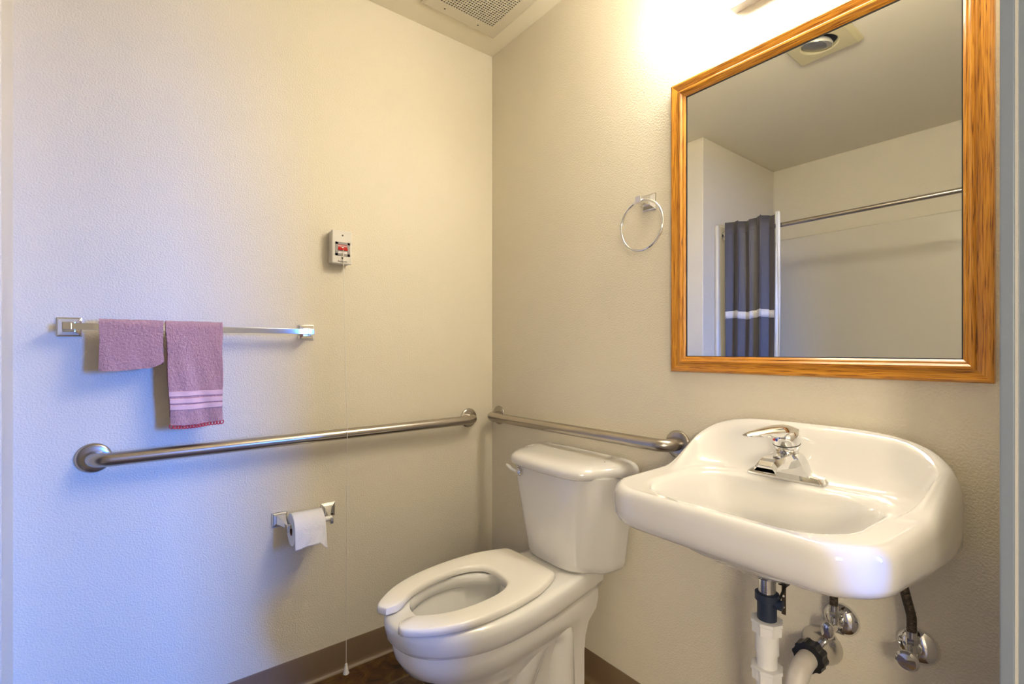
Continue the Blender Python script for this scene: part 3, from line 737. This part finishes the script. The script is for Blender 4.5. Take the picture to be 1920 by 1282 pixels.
# ------------------------------------------------------------------ mirror in an oak frame
MY0, MY1, MZ0, MZ1 = -1.600, -.922, 1.089, 1.923; FWD = .044
mi = thing('mirror', 'wall mirror in a honey oak frame above the sink', 'mirror', (0, (MY0 + MY1) / 2, MZ0))
boxo('glass', (-.0075, MY0 + .036, MZ0 + .036), (-.002, MY1 - .036, MZ1 - .036), 'mirror_glass', mi)
prof = [(0, .001), (0, .016), (.002, .019), (.006, .020), (.020, .0165), (.023, .0150), (.0245, .0155), (.027, .0185), (.031, .0185), (.034, .0150), (.0355, .0130), (.039, .0125), (.0425, .0095), (FWD, .0078), (FWD, .001)]
def rail(corner0, corner1, in0, in1, m):
    b = BM(); c0, c1 = Vector(corner0), Vector(corner1); i0, i1 = Vector(in0), Vector(in1)
    loft(b, [[c + i_ * w_ + Vector((-d, 0, 0)) for w_, d in prof] for c, i_ in ((c0, i0), (c1, i1))])
    obj('frame_rail', b, m, mi, angle=25)
A_, B_, C_, D_ = (0, MY1, MZ0), (0, MY0, MZ0), (0, MY0, MZ1), (0, MY1, MZ1)
ia, ib, ic, id_ = (0, -1, 1), (0, 1, 1), (0, 1, -1), (0, -1, -1)
rail(A_, B_, ia, ib, 'oak_long_y'); rail(D_, C_, id_, ic, 'oak_long_y'); rail(A_, D_, ia, id_, 'oak_long_z'); rail(B_, C_, ib, ic, 'oak_long_z')
bm = BM()
a, b_, c_, d_ = MY0 + FWD, MY1 - FWD, MZ0 + FWD, MZ1 - FWD; e = .0038
for lo_, hi_ in (((a, c_), (b_, c_ + e * .5)), ((a, d_ - e), (b_, d_)), ((a, c_), (a + e * .5, d_)), ((b_ - e, c_), (b_, d_))):
    box(bm, (-.0079, lo_[0], lo_[1]), (-.0074, hi_[0], hi_[1]))
obj('edge_line', bm, 'silver_edge', mi, smooth=False)

# ------------------------------------------------------------------ vanity light above the mirror
va = thing('vanity_light', 'white diffuser vanity light on the wall above the mirror', 'wall lamp', (0, -1.265, 2.04))
boxo('back_tray', (-.031, -1.56, 2.041), (-.0005, -1.107, 2.062), 'fixture_metal', va, bevel=.001)
boxo('back_pan', (-.020, -1.565, 2.062), (-.0005, -1.107, 2.20), 'fixture_metal', va, bevel=.002)
b = BM()
def lr(y, k): return [Vector((x, y, z)) for x, z in [(-.020, 2.132 + (2.066 - 2.132) * k), (-.075 * k - .02 * (1 - k), 2.132 + (2.066 - 2.132) * k), (-.105 * k - .02 * (1 - k), 2.132 + (2.080 - 2.132) * k), (-.118 * k - .02 * (1 - k), 2.132 - .025 * k), (-.118 * k - .02 * (1 - k), 2.132 + .035 * k), (-.100 * k - .02 * (1 - k), 2.132 + .060 * k), (-.020, 2.132 + .066 * k)]]
loft(b, [lr(-1.562, .97), lr(-1.555, 1.), lr(-.975, 1.), lr(-.968, .97)])
obj('diffuser', b, 'lens', va, angle=50)

# ------------------------------------------------------------------ exhaust fan grille on the ceiling
VX1, VY1 = -.078, -.118; VS = .335
fan = thing('exhaust_fan', 'cream exhaust fan cover with round perforations on the ceiling', 'exhaust fan', (VX1 - VS / 2, VY1 - VS / 2, CEIL))
bm = BM()
hx0, hx1, hy0, hy1 = VX1 - VS + .048, VX1 - .048, VY1 - VS + .059, VY1 - .059
NXH, NYH = 22, 20; px, py = (hx1 - hx0) / NXH, (hy1 - hy0) / NYH
zt = CEIL - .012
def pts_rect(x0, x1, y0, y1, z): return [Vector((x0, y0, z)), Vector((x1, y0, z)), Vector((x1, y1, z)), Vector((x0, y1, z))]
o_ = pts_rect(VX1 - VS, VX1, VY1 - VS, VY1, CEIL - .0005); o1 = pts_rect(VX1 - VS, VX1, VY1 - VS, VY1, CEIL - .008)
o2 = pts_rect(VX1 - VS + .010, VX1 - .010, VY1 - VS + .010, VY1 - .010, zt); o3 = pts_rect(hx0, hx1, hy0, hy1, zt)
loft(bm, [o_, o1, o2, o3], False, False)
for i in range(NXH):
    for j in range(NYH):
        x0, y0 = hx0 + i * px, hy0 + j * py; cx, cy = x0 + px / 2, y0 + py / 2; r = .41 * min(px, py)
        sq = [(x0, y0), (cx, y0), (x0 + px, y0), (x0 + px, cy), (x0 + px, y0 + py), (cx, y0 + py), (x0, y0 + py), (x0, cy)]
        ci = [(cx + r * math.cos(t), cy + r * math.sin(t)) for t in [(-.75 + .25 * k) * PI for k in range(8)]]
        S = [bm.verts.new((x, y, zt)) for x, y in sq]; K = [bm.verts.new((x, y, zt)) for x, y in ci]; D = [bm.verts.new((x, y, zt + .003)) for x, y in ci]
        for k in range(8):
            l = (k + 1) % 8
            bm.faces.new((S[k], S[l], K[l], K[k])); bm.faces.new((K[k], K[l], D[l], D[k]))
obj('cover', bm, 'fan_plastic', fan, smooth=False)
boxo('dark_interior', (hx0 - .003, hy0 - .003, CEIL - .006), (hx1 + .003, hy1 + .003, CEIL - .001), 'fan_inside', fan)
for sx_ in (.30, .75):
    b = BM(); lathe(b, [(.003, 0), (.003, .001), (.001, .0015)], (VX1 - VS * sx_, VY1 - .034, zt), (0, 0, -1), 12); obj('screw', b, 'screw', fan)

# ------------------------------------------------------------------ ceiling heat lamp, seen in the mirror
HX, HY = -1.030, -.945; HS = .122
hl = thing('ceiling_heat_lamp', 'square yellowed ceiling plate with a round reflector bulb', 'ceiling lamp', (HX, HY, CEIL))
bm = BM(); n = 48; ro = .066
def sqr(h, z): 
    out = []
    for k in range(n):
        t = 2 * PI * k / n; c, s = math.cos(t), math.sin(t); m_ = max(abs(c), abs(s)); out.append(Vector((HX + h * c / m_, HY + h * s / m_, z)))
    return out
def cir(r, z): return [Vector((HX + r * math.cos(2 * PI * k / n), HY + r * math.sin(2 * PI * k / n), z)) for k in range(n)]
loft(bm, [sqr(HS, CEIL - .0005), sqr(HS, CEIL - .006), sqr(HS - .014, CEIL - .020), cir(ro + .006, CEIL - .020), cir(ro, CEIL - .017), cir(ro, CEIL - .002)], False, False)
obj('plate', bm, 'lamp_plate', hl, angle=25)
b = BM(); lathe(b, [(ro - .001, 0), (ro - .001, .002)], (HX, HY, CEIL - .005), (0, 0, 1), 40); obj('socket_well', b, 'dark_socket', hl)
ax = Vector((-.12, .22, -1)).normalized()
b = BM(); lathe(b, [(.03, .0), (.050, .012), (.060, .024), (.060, .030), (.055, .031), (.045, .018), (.02, .006), (.001, .003)], (HX + .002, HY + .006, CEIL + .012), ax, 40, cap=False); bl = obj('bulb', b, 'reflector', hl)
b = BM(); lathe(b, [(.058, .028), (.057, .033), (.045, .038), (.02, .041), (.001, .042)], (HX + .002, HY + .006, CEIL + .012), ax, 40, cap=False); obj('bulb_face', b, 'bulb_glass', bl)

# ------------------------------------------------------------------ bathtub, surround, rod and curtain, seen in the mirror
RODX, RODZ = -1.692, 1.872
sur = thing('tub_surround', 'glossy cream moulded surround around the bathtub', 'tub surround', (XT, -.88, .4))
boxo('back_panel', (XT + .0005, YD + .02, .40), (XT + .022, YB - .02, 1.945), 'surround', sur, bevel=.008)
boxo('end_panel', (XT + .0005, YB - .024, .40), (-1.632, YB - .0005, 1.935), 'surround', sur, bevel=.008)
boxo('end_panel', (XT + .0005, YD + .0005, .40), (-1.632, YD + .024, 1.935), 'surround', sur, bevel=.008)
b = BM(); loft(b, [[(XT + .02, y, 1.10 + .02 * math.sin(k)) for k in (0, 1.5)] + [(XT + .05, y, 1.11), (XT + .05, y, 1.07), (XT + .02, y, 1.04)] for y in (-1.55, -1.25)])
obj('soap_ledge', b, 'surround', sur, bevel=.006)
tub = thing('bathtub', 'cream alcove bathtub behind the curtain', 'bathtub', (-2.06, -.88, 0))
bm = BM()
def tr_(x0, x1, y0, y1, z, r=.06): 
    P = [(x0 + r, y0), (x1 - r, y0), (x1, y0 + r), (x1, y1 - r), (x1 - r, y1), (x0 + r, y1), (x0, y1 - r), (x0, y0 + r)]
    return [Vector((p.x, p.y, z)) for p in chaikin([(x, y, 0) for x, y in P], 2)]
ya, yb = YD + .003, YB - .003
loft(bm, [tr_(XT + .003, -1.755, ya, yb, 0, .01), tr_(XT + .003, -1.745, ya, yb, .36, .01), tr_(XT + .003, -1.74, ya, yb, .385, .01), tr_(XT + .01, -1.745, ya + .01, yb - .01, .40, .01),
          tr_(XT + .07, -1.80, ya + .08, yb - .08, .40, .1), tr_(XT + .09, -1.83, ya + .11, yb - .11, .36, .1), tr_(XT + .14, -1.87, ya + .2, yb - .2, .10, .1), tr_(XT + .2, -1.9, ya + .3, yb - .3, .08, .1)])
obj('shell', bm, 'surround', tub, angle=50)
rod = thing('curtain_rod', 'straight steel shower curtain rod across the tub', 'curtain rod', (RODX, -.88, RODZ))
b = BM(); tube(b, [(RODX, YD + .0255, RODZ), (RODX, YB - .0255, RODZ)], .0125, 20); obj('rod', b, 'steel', rod)
for y, s in ((YB - .0245, -1), (YD + .0245, 1)):
    b = BM(); lathe(b, [(.026, 0), (.026, .006), (.016, .012), (.0135, .024)], (RODX, y, RODZ), (0, s, 0), 28); obj('end_flange', b, 'chrome', rod)
def curtain(name, y0, y1, z0, z1, folds, amp, m, x0, label, nz=30, thick=.0012):
    nk = folds * 12; b = BM(); rows = []
    for i in range(nz + 1):
        z = z0 + (z1 - z0) * i / nz; row = []
        for k in range(nk + 1):
            u = k / nk; ph = u * folds * 2 * PI
            a = amp * (.80 + .30 * math.sin(u * 9 + 1)) * (1 - .15 * math.sin(z * 2 + u * 5))
            x = x0 + a * (1 + math.cos(ph)) * .5 + .004 * math.sin(z * 5 + u * 8)
            y = y0 + (y1 - y0) * u + .010 * math.sin(ph * 2) + .004 * math.sin(z * 3)
            row.append(Vector((x, y, z + .006 * math.sin(u * 11))))
        rows.append(row)
    loft(b, rows, closed=False)
    return b, rows
b, rows = curtain('c', -.213, -.488, .16, 1.935, 4, .045, 'curtain', RODX + .016, '')
cu = obj('shower_curtain', b, 'curtain', None, angle=80); tag(cu, 'charcoal shower curtain with a white mesh stripe pushed to the rod end', 'shower curtain')
so = cu.modifiers.new('thick', 'SOLIDIFY'); so.thickness = .0015
b = BM(); strip = []
for f in (.0, .5, 1.):
    i = 21; strip.append([p.lerp(q, f * .75) + Vector((.0022, 0, 0)) for p, q in zip(rows[i - 1], rows[i])])
loft(b, strip, closed=False); sb = obj('mesh_stripe', b, 'curtain_band', cu, angle=80)
so = sb.modifiers.new('thick', 'SOLIDIFY'); so.thickness = .002; so.offset = 0
b = BM(); hem = [[p + Vector((.002, 0, -.070)) for p in rows[-1]], [p + Vector((.003, 0, -.066)) for p in rows[-1]]]
loft(b, hem, closed=False); obj('hem_seam', b, 'curtain', cu, angle=80)
b, rows2 = curtain('l', -.499, -.505, .20, 1.945, 1, .010, 'liner', RODX + .018, '')
li = obj('curtain_liner', b, 'liner', None, angle=80); tag(li, 'white plastic liner edge showing beside the charcoal curtain', 'curtain liner')
so = li.modifiers.new('thick', 'SOLIDIFY'); so.thickness = .001
